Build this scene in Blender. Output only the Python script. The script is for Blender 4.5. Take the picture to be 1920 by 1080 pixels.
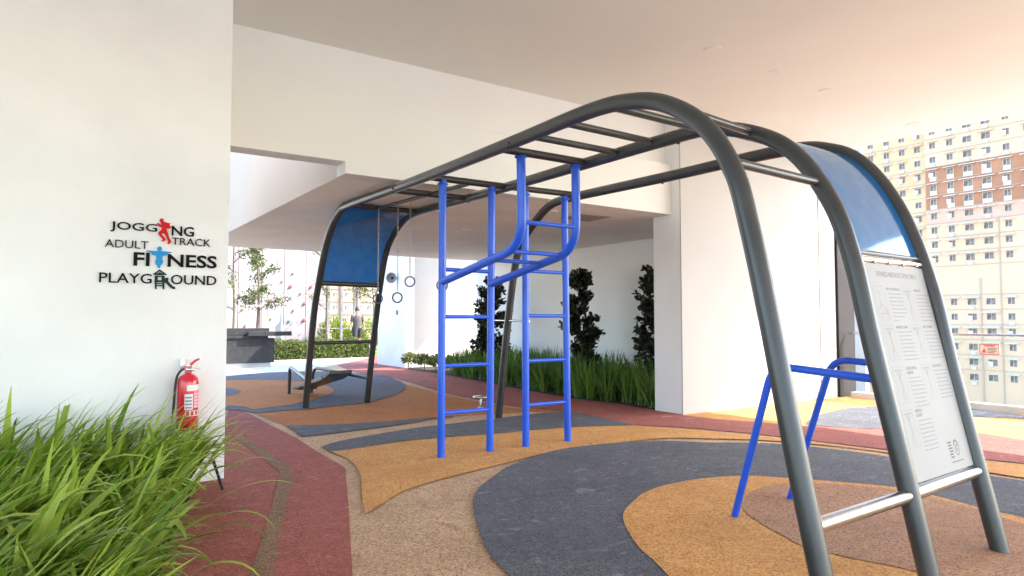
import bpy, math, random
from mathutils import Vector, Matrix
sc = bpy.context.scene
for o in list(bpy.data.objects): bpy.data.objects.remove(o)
COL = sc.collection

# ------------------------------------------------------------------ camera, sky, sun, exposure
F, HOR, EYE = 1262.0, 600.0, 1.4
TH = math.atan2(1855, 1262)
TP = (HOR - 540) / F
CP = 1 / math.hypot(1, TP); SP = TP * CP
cam_d = bpy.data.cameras.new('camera'); cam = bpy.data.objects.new('camera', cam_d); COL.objects.link(cam)
cam_d.sensor_width = 36; cam_d.lens = 36 * F / 1920; cam_d.clip_end = 3000; cam_d.clip_start = .05
cam.location = (0, 0, EYE)
RX = Vector((math.sin(TH), -math.cos(TH), 0)); FX = Vector((math.cos(TH), math.sin(TH), 0))
fw = FX * CP + Vector((0, 0, 1)) * SP; up = FX * -SP + Vector((0, 0, 1)) * CP
cam.rotation_euler = Matrix((RX, up, -fw)).transposed().to_euler()
sc.camera = cam
w = bpy.data.worlds.new('World'); sc.world = w; w.use_nodes = True
nt = w.node_tree; sky = nt.nodes.new('ShaderNodeTexSky'); sky.sky_type = 'NISHITA'; sky.sun_disc = False
TS = Vector((.886, -.62, 1)).normalized()
sky.sun_elevation = math.asin(TS.z); sky.sun_rotation = math.atan2(TS.x, TS.y)
sky.air_density = 1.0; sky.dust_density = 1.2; sky.ozone_density = .6
nt.links.new(sky.outputs[0], nt.nodes['Background'].inputs[0]); nt.nodes['Background'].inputs[1].default_value = .15
sd = bpy.data.lights.new('sun', 'SUN'); sd.energy = 2.0; sd.angle = math.radians(.6); sd.color = (1, .95, .87)
so = bpy.data.objects.new('sun', sd); COL.objects.link(so); so.rotation_euler = TS.to_track_quat('Z', 'Y').to_euler()
sc.view_settings.view_transform = 'Standard'; sc.view_settings.look = 'None'
sc.view_settings.exposure = 2.62; sc.view_settings.gamma = 1
sc.cycles.max_bounces = 10; sc.cycles.diffuse_bounces = 6
sc.cycles.transparent_max_bounces = 12

# ------------------------------------------------------------------ survey helpers (photo point -> place in the world)
def ray(px, py):
    u = (px - 960) / F; v = (540 - py) / F
    return RX * u + FX * (CP - v * SP) + Vector((0, 0, SP + v * CP))
def onz(px, py, z=0):
    d = ray(px, py); return Vector((0, 0, EYE)) + d * ((z - EYE) / d.z)
def onx(px, py, x): d = ray(px, py); return Vector((0, 0, EYE)) + d * (x / d.x)
def ony(px, py, y): d = ray(px, py); return Vector((0, 0, EYE)) + d * (y / d.y)

# ------------------------------------------------------------------ mesh builder
class M:
    def __init__(s): s.v = []; s.f = []; s.sm = []
    def add(s, vs, fs, smooth=False):
        n = len(s.v); s.v += [tuple(p) for p in vs]
        for f in fs: s.f.append(tuple(i + n for i in f)); s.sm.append(smooth)
    def box(s, a, b, mat=None):
        x0, y0, z0 = a; x1, y1, z1 = b
        vs = [Vector(p) for p in ((x0,y0,z0),(x1,y0,z0),(x1,y1,z0),(x0,y1,z0),(x0,y0,z1),(x1,y0,z1),(x1,y1,z1),(x0,y1,z1))]
        if mat: vs = [mat @ p for p in vs]
        s.add(vs, [(0,3,2,1),(4,5,6,7),(0,1,5,4),(1,2,6,5),(2,3,7,6),(3,0,4,7)])
        return s
    def tube(s, pts, r, n=14, closed=False, caps=True):
        P = [Vector(p) for p in pts]; N = len(P); R = r if isinstance(r, (list, tuple)) else [r] * N
        def tan(i):
            if closed: return (P[(i+1) % N] - P[i-1]).normalized()
            return (P[min(i+1, N-1)] - P[max(i-1, 0)]).normalized()
        t = tan(0); a = t.orthogonal().normalized(); vs = []
        for i in range(N):
            t2 = tan(i); q = t.rotation_difference(t2); a = (q @ a); a = (a - t2 * a.dot(t2)).normalized(); t = t2
            b = t.cross(a)
            for k in range(n):
                c = 2 * math.pi * k / n; vs.append(P[i] + (a * math.cos(c) + b * math.sin(c)) * R[i])
        fs = []
        for i in range(N if closed else N - 1):
            j = (i + 1) % N
            for k in range(n): l = (k + 1) % n; fs.append((i*n+k, i*n+l, j*n+l, j*n+k))
        s.add(vs, fs, True)
        if caps and not closed:
            s.add(vs[:n], [tuple(range(n))[::-1]]); s.add(vs[-n:], [tuple(range(n))])
        return s
    def lathe(s, prof, org=(0,0,0), axis=(0,0,1), n=24, smooth=True):
        ax = Vector(axis).normalized(); a = ax.orthogonal().normalized(); b = ax.cross(a); o = Vector(org); vs = []
        for r, h in prof:
            for k in range(n):
                c = 2*math.pi*k/n; vs.append(o + ax*h + (a*math.cos(c) + b*math.sin(c))*max(r, 1e-4))
        fs = []
        for i in range(len(prof)-1):
            for k in range(n): l = (k+1) % n; fs.append((i*n+k, i*n+l, (i+1)*n+l, (i+1)*n+k))
        s.add(vs, fs, smooth); return s
    def prism(s, pts, off):
        P = [Vector(p) for p in pts]; off = Vector(off); n = len(P)
        s.add(P + [p + off for p in P], [tuple(range(n))[::-1], tuple(range(n, 2*n))] + [(i, (i+1) % n, (i+1) % n + n, i+n) for i in range(n)])
        return s
    def poly(s, pts): s.add(pts, [tuple(range(len(pts)))]); return s

def wloc(o):
    l = Vector((0,0,0))
    while o: l += o.location; o = o.parent
    return l
def obj(name, m, mat, parent=None, at=None, bevel=0, local=False):
    me = bpy.data.meshes.new(name)
    org = wloc(parent) if parent else Vector((0,0,0))
    if at is not None and not parent: org = Vector(at)
    vs = m.v if local else [(x-org.x, y-org.y, z-org.z) for x, y, z in m.v]
    me.from_pydata(vs, [], m.f); me.polygons.foreach_set('use_smooth', m.sm); me.update()
    for q in (mat if isinstance(mat, list) else [mat]): me.materials.append(q)
    o = bpy.data.objects.new(name, me); COL.objects.link(o)
    if parent: o.parent = parent
    elif not local or at is not None: o.location = org
    if bevel:
        b = o.modifiers.new('bevel', 'BEVEL'); b.width = bevel; b.segments = 2; b.limit_method = 'ANGLE'
    return o
def tag(o, label=None, cat=None, group=None, kind=None):
    if label: o['label'] = label
    if cat: o['category'] = cat
    if group: o['group'] = group
    if kind: o['kind'] = kind
    return o
def thing(name, loc, label, cat, group=None, rz=0):
    o = bpy.data.objects.new(name, None); COL.objects.link(o); o.location = loc; o.rotation_euler.z = rz
    o.empty_display_size = .1
    return tag(o, label, cat, group)
def copy_tree(o, parent=None):
    c = o.copy(); COL.objects.link(c); c.parent = parent
    for ch in [x for x in bpy.data.objects if x.parent == o]: copy_tree(ch, c)
    return c
def spline(P, k=6):
    P = [Vector(p) for p in P]; out = []
    for i in range(len(P)-1):
        p0 = P[max(i-1,0)]; p1 = P[i]; p2 = P[i+1]; p3 = P[min(i+2, len(P)-1)]
        for j in range(k):
            t = j/k; out.append(.5*((2*p1) + (p2-p0)*t + (2*p0-5*p1+4*p2-p3)*t*t + (3*p1-p0-3*p2+p3)*t**3))
    out.append(P[-1]); return out
def fillet(P, r, k=8):
    P = [Vector(p) for p in P]; out = [P[0]]
    for i in range(1, len(P)-1):
        a = (P[i-1]-P[i]).normalized(); b = (P[i+1]-P[i]).normalized(); q = P[i]
        rr = min(r, (P[i-1]-q).length*.49, (P[i+1]-q).length*.49)
        for j in range(k+1):
            t = j/k; out.append((q+a*rr)*(1-t)**2 + q*2*t*(1-t) + (q+b*rr)*t*t)
    out.append(P[-1]); return out

# ------------------------------------------------------------------ materials
def mat(name, col, rough=.6, metal=0, **k):
    m = bpy.data.materials.new(name); m.use_nodes = True; b = m.node_tree.nodes['Principled BSDF']
    b.inputs['Base Color'].default_value = (*col, 1); b.inputs['Roughness'].default_value = rough; b.inputs['Metallic'].default_value = metal
    for a, v in k.items(): b.inputs[a.replace('_', ' ')].default_value = v
    return m
def vary(m, c1, c2, scale, detail=4, lo=.35, hi=.65, bump=0, bscale=None, coord='Object', stretch=None):
    """noise between two colours, optional bump"""
    nt = m.node_tree; N = nt.nodes; L = nt.links; b = N['Principled BSDF']
    tc = N.new('ShaderNodeTexCoord'); src = tc.outputs[coord]
    if stretch:
        mp = N.new('ShaderNodeMapping'); mp.inputs['Scale'].default_value = stretch; L.new(src, mp.inputs[0]); src = mp.outputs[0]
    n = N.new('ShaderNodeTexNoise'); n.inputs['Scale'].default_value = scale; n.inputs['Detail'].default_value = detail; L.new(src, n.inputs['Vector'])
    r = N.new('ShaderNodeValToRGB'); r.color_ramp.elements[0].position = lo; r.color_ramp.elements[1].position = hi
    r.color_ramp.elements[0].color = (*c1, 1); r.color_ramp.elements[1].color = (*c2, 1)
    L.new(n.outputs['Fac'], r.inputs[0]); L.new(r.outputs[0], b.inputs['Base Color'])
    if bump:
        n2 = N.new('ShaderNodeTexNoise'); n2.inputs['Scale'].default_value = bscale or scale*4; n2.inputs['Detail'].default_value = 3; L.new(src, n2.inputs['Vector'])
        bp = N.new('ShaderNodeBump'); bp.inputs['Strength'].default_value = bump; bp.inputs['Distance'].default_value = .01
        L.new(n2.outputs['Fac'], bp.inputs['Height']); L.new(bp.outputs[0], b.inputs['Normal'])
    return m
def rubber(name, base, dark, light, scuff, amt=.5):
    """poured rubber granules: speckle of three colours, broad wear and pale scuff streaks"""
    m = mat(name, base, .82); nt = m.node_tree; N = nt.nodes; L = nt.links; b = N['Principled BSDF']
    b.inputs['Specular IOR Level'].default_value = .3
    tc = N.new('ShaderNodeTexCoord')
    def noise(sc_, det=2, dist=0, map_=None):
        n = N.new('ShaderNodeTexNoise'); n.inputs['Scale'].default_value = sc_; n.inputs['Detail'].default_value = det; n.inputs['Distortion'].default_value = dist
        if map_:
            mp = N.new('ShaderNodeMapping'); mp.inputs['Scale'].default_value = map_[0]; mp.inputs['Rotation'].default_value = (0,0,map_[1]); L.new(tc.outputs['Object'], mp.inputs[0]); L.new(mp.outputs[0], n.inputs['Vector'])
        else: L.new(tc.outputs['Object'], n.inputs['Vector'])
        return n
    def ramp(src, lo, hi, c0=(0,0,0), c1=(1,1,1)):
        r = N.new('ShaderNodeValToRGB'); r.color_ramp.elements[0].position = lo; r.color_ramp.elements[1].position = hi
        r.color_ramp.elements[0].color = (*c0, 1); r.color_ramp.elements[1].color = (*c1, 1); L.new(src, r.inputs[0]); return r.outputs[0]
    def mix(f, a, c):
        x = N.new('ShaderNodeMix'); x.data_type = 'RGBA'; L.new(f, x.inputs['Factor'])
        for s_, v in ((6, a), (7, c)):
            if isinstance(v, tuple): x.inputs[s_].default_value = (*v, 1)
            else: L.new(v, x.inputs[s_])
        return x.outputs[2]
    vo = N.new('ShaderNodeTexVoronoi'); vo.inputs['Scale'].default_value = 115; L.new(tc.outputs['Object'], vo.inputs['Vector'])
    sx = N.new('ShaderNodeSeparateColor'); L.new(vo.outputs['Color'], sx.inputs[0])
    f1 = ramp(sx.outputs[0], .52, .72); f2 = ramp(sx.outputs[1], .50, .80)
    c = mix(f1, base, dark); c = mix(f2, c, light)
    big = noise(1.3, 5, .4); c = mix(ramp(big.outputs['Fac'], .42, .75, (0,0,0), (.42,.42,.42)), c, dark)
    mid = noise(7, 6, .6); c = mix(ramp(mid.outputs['Fac'], .45, .75, (0,0,0), (.3,.3,.3)), c, light)
    s1 = noise(3.0, 7, 1.2, ((1.6, 3.4, 1), .5)); c = mix(ramp(s1.outputs['Fac'], .60, .72, (0,0,0), (amt,)*3), c, scuff)
    s2 = noise(4.0, 5, .8, ((3.2, 1.4, 1), .2)); c = mix(ramp(s2.outputs['Fac'], .66, .76, (0,0,0), (amt*.8,)*3), c, scuff)
    s3 = noise(2.2, 6, 1.0, ((2.5, 1.6, 1), 1.1)); c = mix(ramp(s3.outputs['Fac'], .64, .72, (0,0,0), (.35,)*3), c, tuple(x*.45 for x in dark))
    L.new(c, b.inputs['Base Color'])
    bp = N.new('ShaderNodeBump'); bp.inputs['Strength'].default_value = .55; bp.inputs['Distance'].default_value = .004
    L.new(vo.outputs['Distance'], bp.inputs['Height']); L.new(bp.outputs[0], b.inputs['Normal'])
    return m
R_TAN = rubber('beige rubber', (.54,.34,.19), (.28,.165,.09), (.76,.54,.35), (.68,.52,.42), .3)
R_RED = rubber('red rubber', (.37,.105,.082), (.21,.062,.052), (.48,.165,.13), (.55,.29,.25), .6)
R_LINE = rubber('brown line rubber', (.26,.145,.085), (.15,.08,.05), (.36,.22,.13), (.45,.30,.22), .3)
R_GREY = rubber('slate rubber', (.115,.118,.135), (.062,.064,.076), (.18,.185,.205), (.36,.37,.40), .5)
R_AMB = rubber('amber rubber', (.70,.32,.085), (.40,.165,.05), (.80,.46,.17), (.74,.47,.24), .3)
R_TER = rubber('terracotta rubber', (.50,.175,.042), (.32,.105,.03), (.58,.25,.08), (.57,.30,.15), .3)
R_BRN = rubber('brown rubber', (.43,.22,.12), (.22,.11,.06), (.58,.34,.21), (.58,.38,.26), .25)
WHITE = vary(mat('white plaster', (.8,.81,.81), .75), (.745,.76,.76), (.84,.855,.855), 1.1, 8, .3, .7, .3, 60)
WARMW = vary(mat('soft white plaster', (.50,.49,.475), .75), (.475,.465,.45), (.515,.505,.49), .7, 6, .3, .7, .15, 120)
BRIGHTW = vary(mat('bright white plaster', (.86,.85,.83), .75), (.83,.82,.80), (.88,.87,.85), .7, 6, .3, .7, .15, 120)
CEIL = vary(mat('ceiling paint', (.78,.76,.73), .85), (.72,.735,.70), (.76,.775,.74), .5, 6, .3, .7, .1, 60)
BEAM = vary(mat('cream beam paint', (.8,.77,.74), .8), (.73,.745,.725), (.77,.785,.765), .6, 5, .3, .7, .1, 80)
SOFF = vary(mat('soffit paint', (.74,.70,.65), .85), (.80,.765,.71), (.88,.85,.80), 1.2, 6, .3, .7, .1, 60)
CONC = vary(mat('pale concrete', (.7,.69,.67), .8), (.58,.57,.55), (.74,.73,.71), 2.5, 6, .3, .7, .15, 60)
GREYM = vary(mat('charcoal metal paint', (.035,.04,.042), .36, Coat_Weight=.2, Coat_Roughness=.2), (.026,.031,.033), (.040,.046,.049), 3, 5, .3, .7, .03, 200)
GREYM.node_tree.nodes['Principled BSDF'].inputs['Specular IOR Level'].default_value = .6
DARKM = mat('black metal paint', (.022,.023,.024), .35)
BLUEM = vary(mat('blue metal paint', (.02,.13,.75), .3), (.012,.095,.68), (.02,.13,.80), 3, 4, .3, .7)
STEEL = vary(mat('brushed steel', (.55,.56,.57), .28, 1), (.48,.49,.50), (.62,.63,.64), 20, 4, .3, .7, coord='Object', stretch=(1, 6, 6))
CHROME = mat('chrome', (.75,.76,.77), .15, 1)
LETTER = mat('black sign letters', (.006,.006,.007), .7, Specular_IOR_Level=.15)
REDS = mat('red sign figure', (.55,.008,.014), .6, Specular_IOR_Level=.2)
BLUES = mat('blue sign figure', (.02,.27,.62), .6, Specular_IOR_Level=.2)
GREENS = mat('dark green sign figure', (.006,.032,.026), .6, Specular_IOR_Level=.2)
REDX = mat('red enamel', (.62,.012,.03), .22, Coat_Weight=.5)
BLACKR = mat('black rubber hose', (.012,.012,.012), .5)
LABELW = mat('white label', (.75,.73,.74), .4)
LABELP = mat('pink print', (.75,.22,.28), .4)
BOARDW = vary(mat('white printed board', (.36,.36,.36), .6), (.335,.337,.342), (.365,.367,.372), 2, 4, .3, .7)
PRINT = mat('faded grey print', (.17,.17,.175), .6)
PRINTL = mat('very faded print', (.27,.272,.276), .6)
DARKP = vary(mat('dark brown pillar paint', (.022,.018,.016), .8), (.019,.0155,.014), (.026,.021,.019), 2, 5)
PLBOX = vary(mat('dark granite planter', (.03,.03,.032), .6), (.022,.022,.024), (.036,.036,.038), 8, 6)
SOIL = vary(mat('soil', (.035,.024,.016), .95), (.02,.014,.01), (.06,.042,.03), 12, 6, .3, .7, .8, 40)
BARK = vary(mat('bark', (.2,.15,.11), .9), (.12,.085,.06), (.25,.19,.14), 14, 6, .3, .7, .6, 50)
GLASS = mat('clear glass', (.95,.98,.97), .02, Transmission_Weight=1.0, IOR=1.05)
def leafmat(name, c1, c2, rough=.45, trans=.3):
    m = mat(name, c1, rough); nt = m.node_tree; N = nt.nodes; L = nt.links; b = N['Principled BSDF']
    g = N.new('ShaderNodeNewGeometry'); r = N.new('ShaderNodeValToRGB')
    r.color_ramp.elements[0].color = (*c1, 1); r.color_ramp.elements[1].color = (*c2, 1)
    L.new(g.outputs['Random Per Island'], r.inputs[0]); L.new(r.outputs[0], b.inputs['Base Color'])
    t = N.new('ShaderNodeBsdfTranslucent'); L.new(r.outputs[0], t.inputs[0]); mx = N.new('ShaderNodeMixShader'); mx.inputs[0].default_value = trans
    L.new(b.outputs[0], mx.inputs[1]); L.new(t.outputs[0], mx.inputs[2]); L.new(mx.outputs[0], N['Material Output'].inputs['Surface'])
    return m
L_FRONT = leafmat('fresh strap leaf', (.09,.20,.012), (.48,.62,.10), .33, .3)
L_BACK = leafmat('iris leaf', (.05,.13,.02), (.22,.37,.065), .4, .3)
L_FIC = leafmat('ficus leaf', (.010,.015,.007), (.045,.055,.02), .35, .05)
L_HEDGE = leafmat('hedge leaf', (.045,.075,.015), (.22,.26,.06), .5, .3)
L_TREE = leafmat('tree leaf', (.025,.045,.01), (.15,.18,.04), .5, .4)
L_YEL = leafmat('yellow green leaf', (.16,.24,.012), (.36,.42,.03), .5, .4)
L_LOW = leafmat('pale low shrub leaf', (.10,.14,.04), (.26,.28,.09), .5, .25)
def bluepanel():
    m = mat('blue translucent sheet', (.05,.27,.62), .08); nt = m.node_tree; N = nt.nodes; L = nt.links; b = N['Principled BSDF']
    b.inputs['Specular IOR Level'].default_value = .9
    t = N.new('ShaderNodeBsdfTranslucent'); t.inputs[0].default_value = (.02,.22,.72,1)
    tc = N.new('ShaderNodeTexCoord'); n = N.new('ShaderNodeTexNoise'); n.inputs['Scale'].default_value = 7; n.inputs['Detail'].default_value = 6
    r = N.new('ShaderNodeValToRGB'); r.color_ramp.elements[0].color = (.04,.48,.95,1); r.color_ramp.elements[1].color = (.12,.62,1,1)
    r.color_ramp.elements[0].position = .35; r.color_ramp.elements[1].position = .65
    L.new(tc.outputs['Object'], n.inputs['Vector']); L.new(n.outputs['Fac'], r.inputs[0]); L.new(r.outputs[0], t.inputs[0])
    mx = N.new('ShaderNodeMixShader'); mx.inputs[0].default_value = .6
    L.new(b.outputs[0], mx.inputs[1]); L.new(t.outputs[0], mx.inputs[2])
    gl = N.new('ShaderNodeBsdfGlossy'); gl.inputs['Roughness'].default_value = .06; gl.inputs[0].default_value = (.60,.80,1.0,1)
    m2 = N.new('ShaderNodeMixShader'); fr = N.new('ShaderNodeLayerWeight'); fr.inputs[0].default_value = .42; L.new(fr.outputs['Fresnel'], m2.inputs[0])
    L.new(mx.outputs[0], m2.inputs[1]); L.new(gl.outputs[0], m2.inputs[2]); L.new(m2.outputs[0], N['Material Output'].inputs['Surface'])
    return m
BLUEP = bluepanel()

# ------------------------------------------------------------------ ground
def st(name, m, mt, **k): return tag(obj(name, m, mt, **k), kind='structure')
st('city_ground', M().poly([(-1500,-1500,-26),(1500,-1500,-26),(1500,1500,-26),(-1500,1500,-26)]), vary(mat('city ground', (.4,.38,.34), .9), (.33,.31,.27), (.45,.43,.39), .02, 5))
st('deck_slab', M().box((-14,-9,-.6), (12.15,46,-.02)), CONC)
st('rubber_floor', M().poly([(-12,-8,0),(11.98,-8,0),(11.98,22,0),(-12,22,0)]), R_TAN)
LAY = {}
def sheet(name, pts, mt, lvl, world_extra=()):
    P = [onz(*p) for p in pts] + [Vector((x, y, 0)) for x, y in world_extra]
    P = [Vector((p.x, p.y, .004*lvl)) for p in P]
    a = sum(P[i].x*P[(i+1) % len(P)].y - P[(i+1) % len(P)].x*P[i].y for i in range(len(P)))
    if a < 0: P.reverse()
    return st(name, M().poly(P), mt)
def sm(P, k=5): return [tuple(p)[:2] for p in spline([(x, y, 0) for x, y in P], k)]
def c1(*P): return [(420+x/5.053, 660+y/5.053) for x, y in P]
def c2(*P): return [(400+x/3.375, 760+y/3.375) for x, y in P]
def c3(*P): return [(760+x/3.556, 660+y/3.556) for x, y in P]
def c4(*P): return [(1240+x/2.8235, 720+y/2.8235) for x, y in P]
sheet('pale_paving', [(200,712),(420,706),(560,697),(631,684),(689,672),(712,655),(712,640),(400,645),(200,650)], CONC, 1)
sheet('red_path', [(670,2000),(665,1400),(661,1080)] + c2((865,800),(850,560),(835,400),(805,378),(650,290),(530,210),(350,120),(230,55),(190,40)) + [(430,765),(418,800)], R_RED, 1,
      [(1.25,6.5),(1.2,6.38),(-6,6.38),(-6,-2),(-.6,-2)])
sheet('path_line', [(455,1400),(370,1400)] + c2((235,1080),(290,900),(340,730),(380,600),(410,480),(425,430),(340,360),(240,280),(150,215),(180,205),(250,235),(350,300),(470,385),(505,400),(500,470),(475,600),(445,720),(410,900),(380,1080)), R_LINE, 2)
top_s1 = sm([(470,775),(536.8,799.5),(637.7,796.6),(716.8,791.6),(800,784.7),(880,779),(935,776),(1000,772)])
red_in = sm([(632,685),(667,698),(700,703),(746,711),(800,727),(836,738),(900,751),(957,762),(1041,771),(1080,774),(1126,784),(1193,798),(1240,800),(1311,805),(1420,815),(1516,826),(1665,844),(1842,862),(1920,870),(2100,890)])
sheet('terracotta_field', [(457,768)] + top_s1[5:] + [(1041,772),(957,765),(900,754),(836,741),(800,731),(746,717),(700,707),(600,697),(420,706),(418,766)], R_TER, 1)
sheet('red_band', red_in + [(2100,842),(1920,826),(1824,810),(1654,805),(1505,799.7),(1424,792.6),(1346,787),(1282,779.5),(1270,774),(1230,766),(1150,752),(1076,742),(1010,730),(945,718),(880,706),(818,694),(755,690),(740,682),(722,670),(722,645),(712,645),(700,668),(689,672)], R_RED, 2)
sheet('slate_disc_far', sm([(380,708),(420,706.5),(490,700),(558,697.6),(640,698),(717,706.5),(740.6,712),(760.4,723.3),(753,735),(728.7,745),(693,755),(637.7,761),(578,768),(530.8,770.8),(479.4,775.5),(455,771),(400,768)]), R_GREY, 3)
sheet('terracotta_disc_far', sm([(380,716),(420,714.4),(499,713.4),(560,716),(598,721),(618,727),(626.8,733),(618,740),(598,747),(578,752),(548.6,760),(509,765),(475,769),(457,764),(420,762),(380,758)]), R_TER, 4)
sheet('slate_spot_far', sm([(400,728),(425,729),(442,732),(452,736),(440,741),(420,744),(400,745)]), R_GREY, 5)
sheet('slate_stripe_far', sm([(536.8,799.5),(637.7,796.6),(716.8,791.6),(800,784.7),(850,781)]) + sm([(850,783),(816,786),(756,796.6),(677,807),(598,817),(566,819.5)]), R_GREY, 3)
s2b = sm([(1190,799.5),(1125.6,800.6),(1041,805),(929,814.7),(833,822),(760,829),(717,835),(637.7,847),(618,848.5)])
sheet('slate_stripe_near', sm([(604,839.5),(637.7,829),(697,818),(756,808),(800,801.5),(833,798),(929,786.5),(1000,778),(1041,774.5),(1072,774)]) + [(1126,784)] + s2b, R_GREY, 4)
sheet('amber_band', s2b[::-1] + [(1240,803),(1311,808),(1420,819),(1516,830),(1665,848),(1842,866),(1920,874),(2100,894),(2100,930)] +
      sm([(1920,898),(1845,886),(1654,849),(1462,829),(1320,824),(1251,823),(1182,829),(1097,840),(1013,854),(929,875),(840,897),(760,921.5),(717,946.7),(687,964.4),(684,957)]) + [(680,943.7),(677,893),(668,876),(650,860)], R_AMB, 3)
def circle_fill(name, C, r, mt, lvl, n=96, a0=0, a1=360):
    return st(name, M().poly([(C[0]+r*math.cos(math.radians(a0+(a1-a0)*i/n)), C[1]+r*math.sin(math.radians(a0+(a1-a0)*i/n)), .004*lvl) for i in range(n)]), mt)
outer = [(951,1080),(920,1045),(905,1016),(891,975),(888,942),(898,918),(923,898),(950,879),(989,863),(1030,850),(1076,841),(1164,832),(1251,829),(1320,835-3),(1462,835),(1646,856),(1845,893),(1920,905),(2050,932),(2200,985)]
sheet('slate_ring', sm(outer), R_GREY, 4, [(6.4,.9),(5.6,-.4),(4.1,-.8),(2.7,-.2),(2.15,.8)])
inner = [(1300,1130),(1262,1095),(1229,1060),(1200,1034),(1181,1007),(1169,981),(1170,965),(1181,951),(1207,929),(1251,913),(1320,901),(1401,896),(1483,901),(1564,907),(1687,919),(1764,937),(1850,960),(1920,976),(2050,1010)]
sheet('amber_disc', sm(inner), R_AMB, 5, [(5.3,.9),(4.6,.4),(3.7,.4),(2.95,.95)])
sheet('brown_spot', sm([(1411,926),(1438,917),(1488,911),(1594,915),(1687,925),(1764,942),(1850,966),(1950,1000)]) + sm([(2000,1110),(1850,1110),(1683,1070.6),(1594,1053),(1509,1031.7),(1466.7,1010),(1424,985.6),(1396,964),(1394,950),(1400,936)]), R_BRN, 6)
sheet('amber_corner', [(1262,776),(1282,779.5),(1346,787),(1424,792.6),(1505,799.7),(1654,806),(1824,811),(1920,827),(2100,843),(2100,800),(1940,782),(1800,764),(1640,744),(1560,744),(1290,776)], R_AMB, 1)
sheet('slate_corner', sm([(2000,800),(1920,786.6),(1821,783),(1740,793),(1654,805),(1590,803),(1523,798.6),(1512,794),(1520,787),(1544.6,776.7),(1594,766),(1647,763)]) + [(1700,760),(1800,764.5),(1900,777.5),(2000,790)], R_GREY, 3)

# ------------------------------------------------------------------ building shell
YW = 6.40
obj_wall = tag(obj('wall', M().box((-6,YW,-.02), (1.28,11.5,4.42)), WHITE, bevel=.006), 'big plain white wall with the raised lettering behind the front grass bed', 'wall')
tag(obj('ceiling', M().box((-6,-7.5,4.42), (11.6,7.16,4.9)), CEIL), 'high flat cream ceiling over the play deck', 'ceiling')
tag(obj('roof_shade_slab', M().box((9.9,-7.5,4.901), (12.62,7.5,5.3)), CEIL), 'unseen upper roof slab added past the high ceiling to place the sunlight edge', 'roof')  # added out of view as an occluder, sets the diagonal sun edge on the wall
tag(obj('roof', M().box((2.61,7.61,4.62), (9.9,15.5,4.9)).box((8.9,15.51,4.62), (12.6,18.4,4.9)), CEIL), 'inner roof slab above the low grey soffit, plus unseen slab added to shade end wall', 'roof')  # second box is added out of view to keep sun off the end wall
b_ = thing('beam', (2, 7.1, 3.0), 'deep cream beam crossing under the ceiling behind the climbing frame', 'beam')
obj('upper_face', M().box((1.28,7.16,3.763), (7.72,7.6,4.42)), BEAM, b_)
obj('lower_face', M().prism([(1.28,7.04,3.13),(2.59,7.04,3.13),(2.59,7.04,3.0),(7.715,7.04,3.0),(7.715,7.04,3.762),(1.28,7.04,3.762)], (0,.27,0)), BEAM, b_, bevel=.005)
so_ = thing('soffit', (5, 11, 3.0), 'low grey soffit panel behind the deep cream beam', 'ceiling')
obj('panel', M().box((2.595,7.312,3.001), (9.7,15.55,3.3)), SOFF, so_)
obj('fascia', M().box((2.592,7.312,3.006), (2.64,15.5,4.6)), vary(mat('cream fascia paint', (.6,.56,.5), .8), (.50,.415,.33), (.54,.45,.365), .6, 5), so_)
hp = [onz(1068,411,2.995), onz(1101,399,2.995), onz(1155,405,2.995), onz(1108,413,2.995)]
obj('access_panel', M().prism([(6.55,7.72,2.992),(7.12,7.72,2.992),(7.12,8.28,2.992),(6.55,8.28,2.992)], (0,0,.02)), mat('grey access panel', (.36,.335,.31), .8), so_)
# column and big side wall
tag(obj('column', M().box((7.72,6.875,-.02), (8.1,7.42,4.42)), WHITE, bevel=.006), 'square white column at the left end of the sunlit wall', 'column')
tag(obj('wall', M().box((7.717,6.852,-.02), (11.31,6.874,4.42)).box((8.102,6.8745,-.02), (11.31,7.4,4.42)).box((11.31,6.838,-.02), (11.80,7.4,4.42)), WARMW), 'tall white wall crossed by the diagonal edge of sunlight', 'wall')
tag(obj('pillar', M().box((11.82,6.80,-.02), (12.36,7.3,4.9)), DARKP, bevel=.005), 'dark brown pillar beside the sunlit white wall at the glass railing', 'pillar')
tag(obj('wall', M().box((9.7,7.4,-.02), (9.9,16,4.61)), BRIGHTW), 'long white wall behind the iris bed and dark column shrubs', 'wall')
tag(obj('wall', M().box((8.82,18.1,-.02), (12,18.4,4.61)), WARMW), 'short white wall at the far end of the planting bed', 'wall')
colf = tag(obj('column', M().box((8.52,18.1,-.02), (8.82,20.1,3.5)), WHITE, bevel=.005), 'white column with the round horn loudspeaker on it', 'column')
for i, (px, py, r, lb) in enumerate([(1337,93,.10,'flat round ceiling lamp nearest the camera above the arch top'),(1452,135,.07,'small round ceiling lamp second in line above the arch'),
        (1548,170,.09,'round ceiling lamp third in line above the shade panel'),(1713,233,.11,'round ceiling lamp near the outer ceiling edge by the apartment block'),(900,120,.05,'tiny round ceiling fitting above the long cream beam')]):
    p = onz(px, py, 4.42)
    t = thing('ceiling_lamp', (p.x, p.y, 4.414), lb, 'ceiling lamp', 'round lamps flush in the high ceiling')
    obj('rim', M().lathe([(r,.012),(r,-.000),(r*.92,-.004),(r*.86,-.001)], (p.x,p.y,4.414), n=28), BEAM, t)
    obj('diffuser', M().lathe([(r*.86,-.001),(r*.4,-.002),(0,-.002)], (p.x,p.y,4.414), n=28), CEIL, t)
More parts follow.
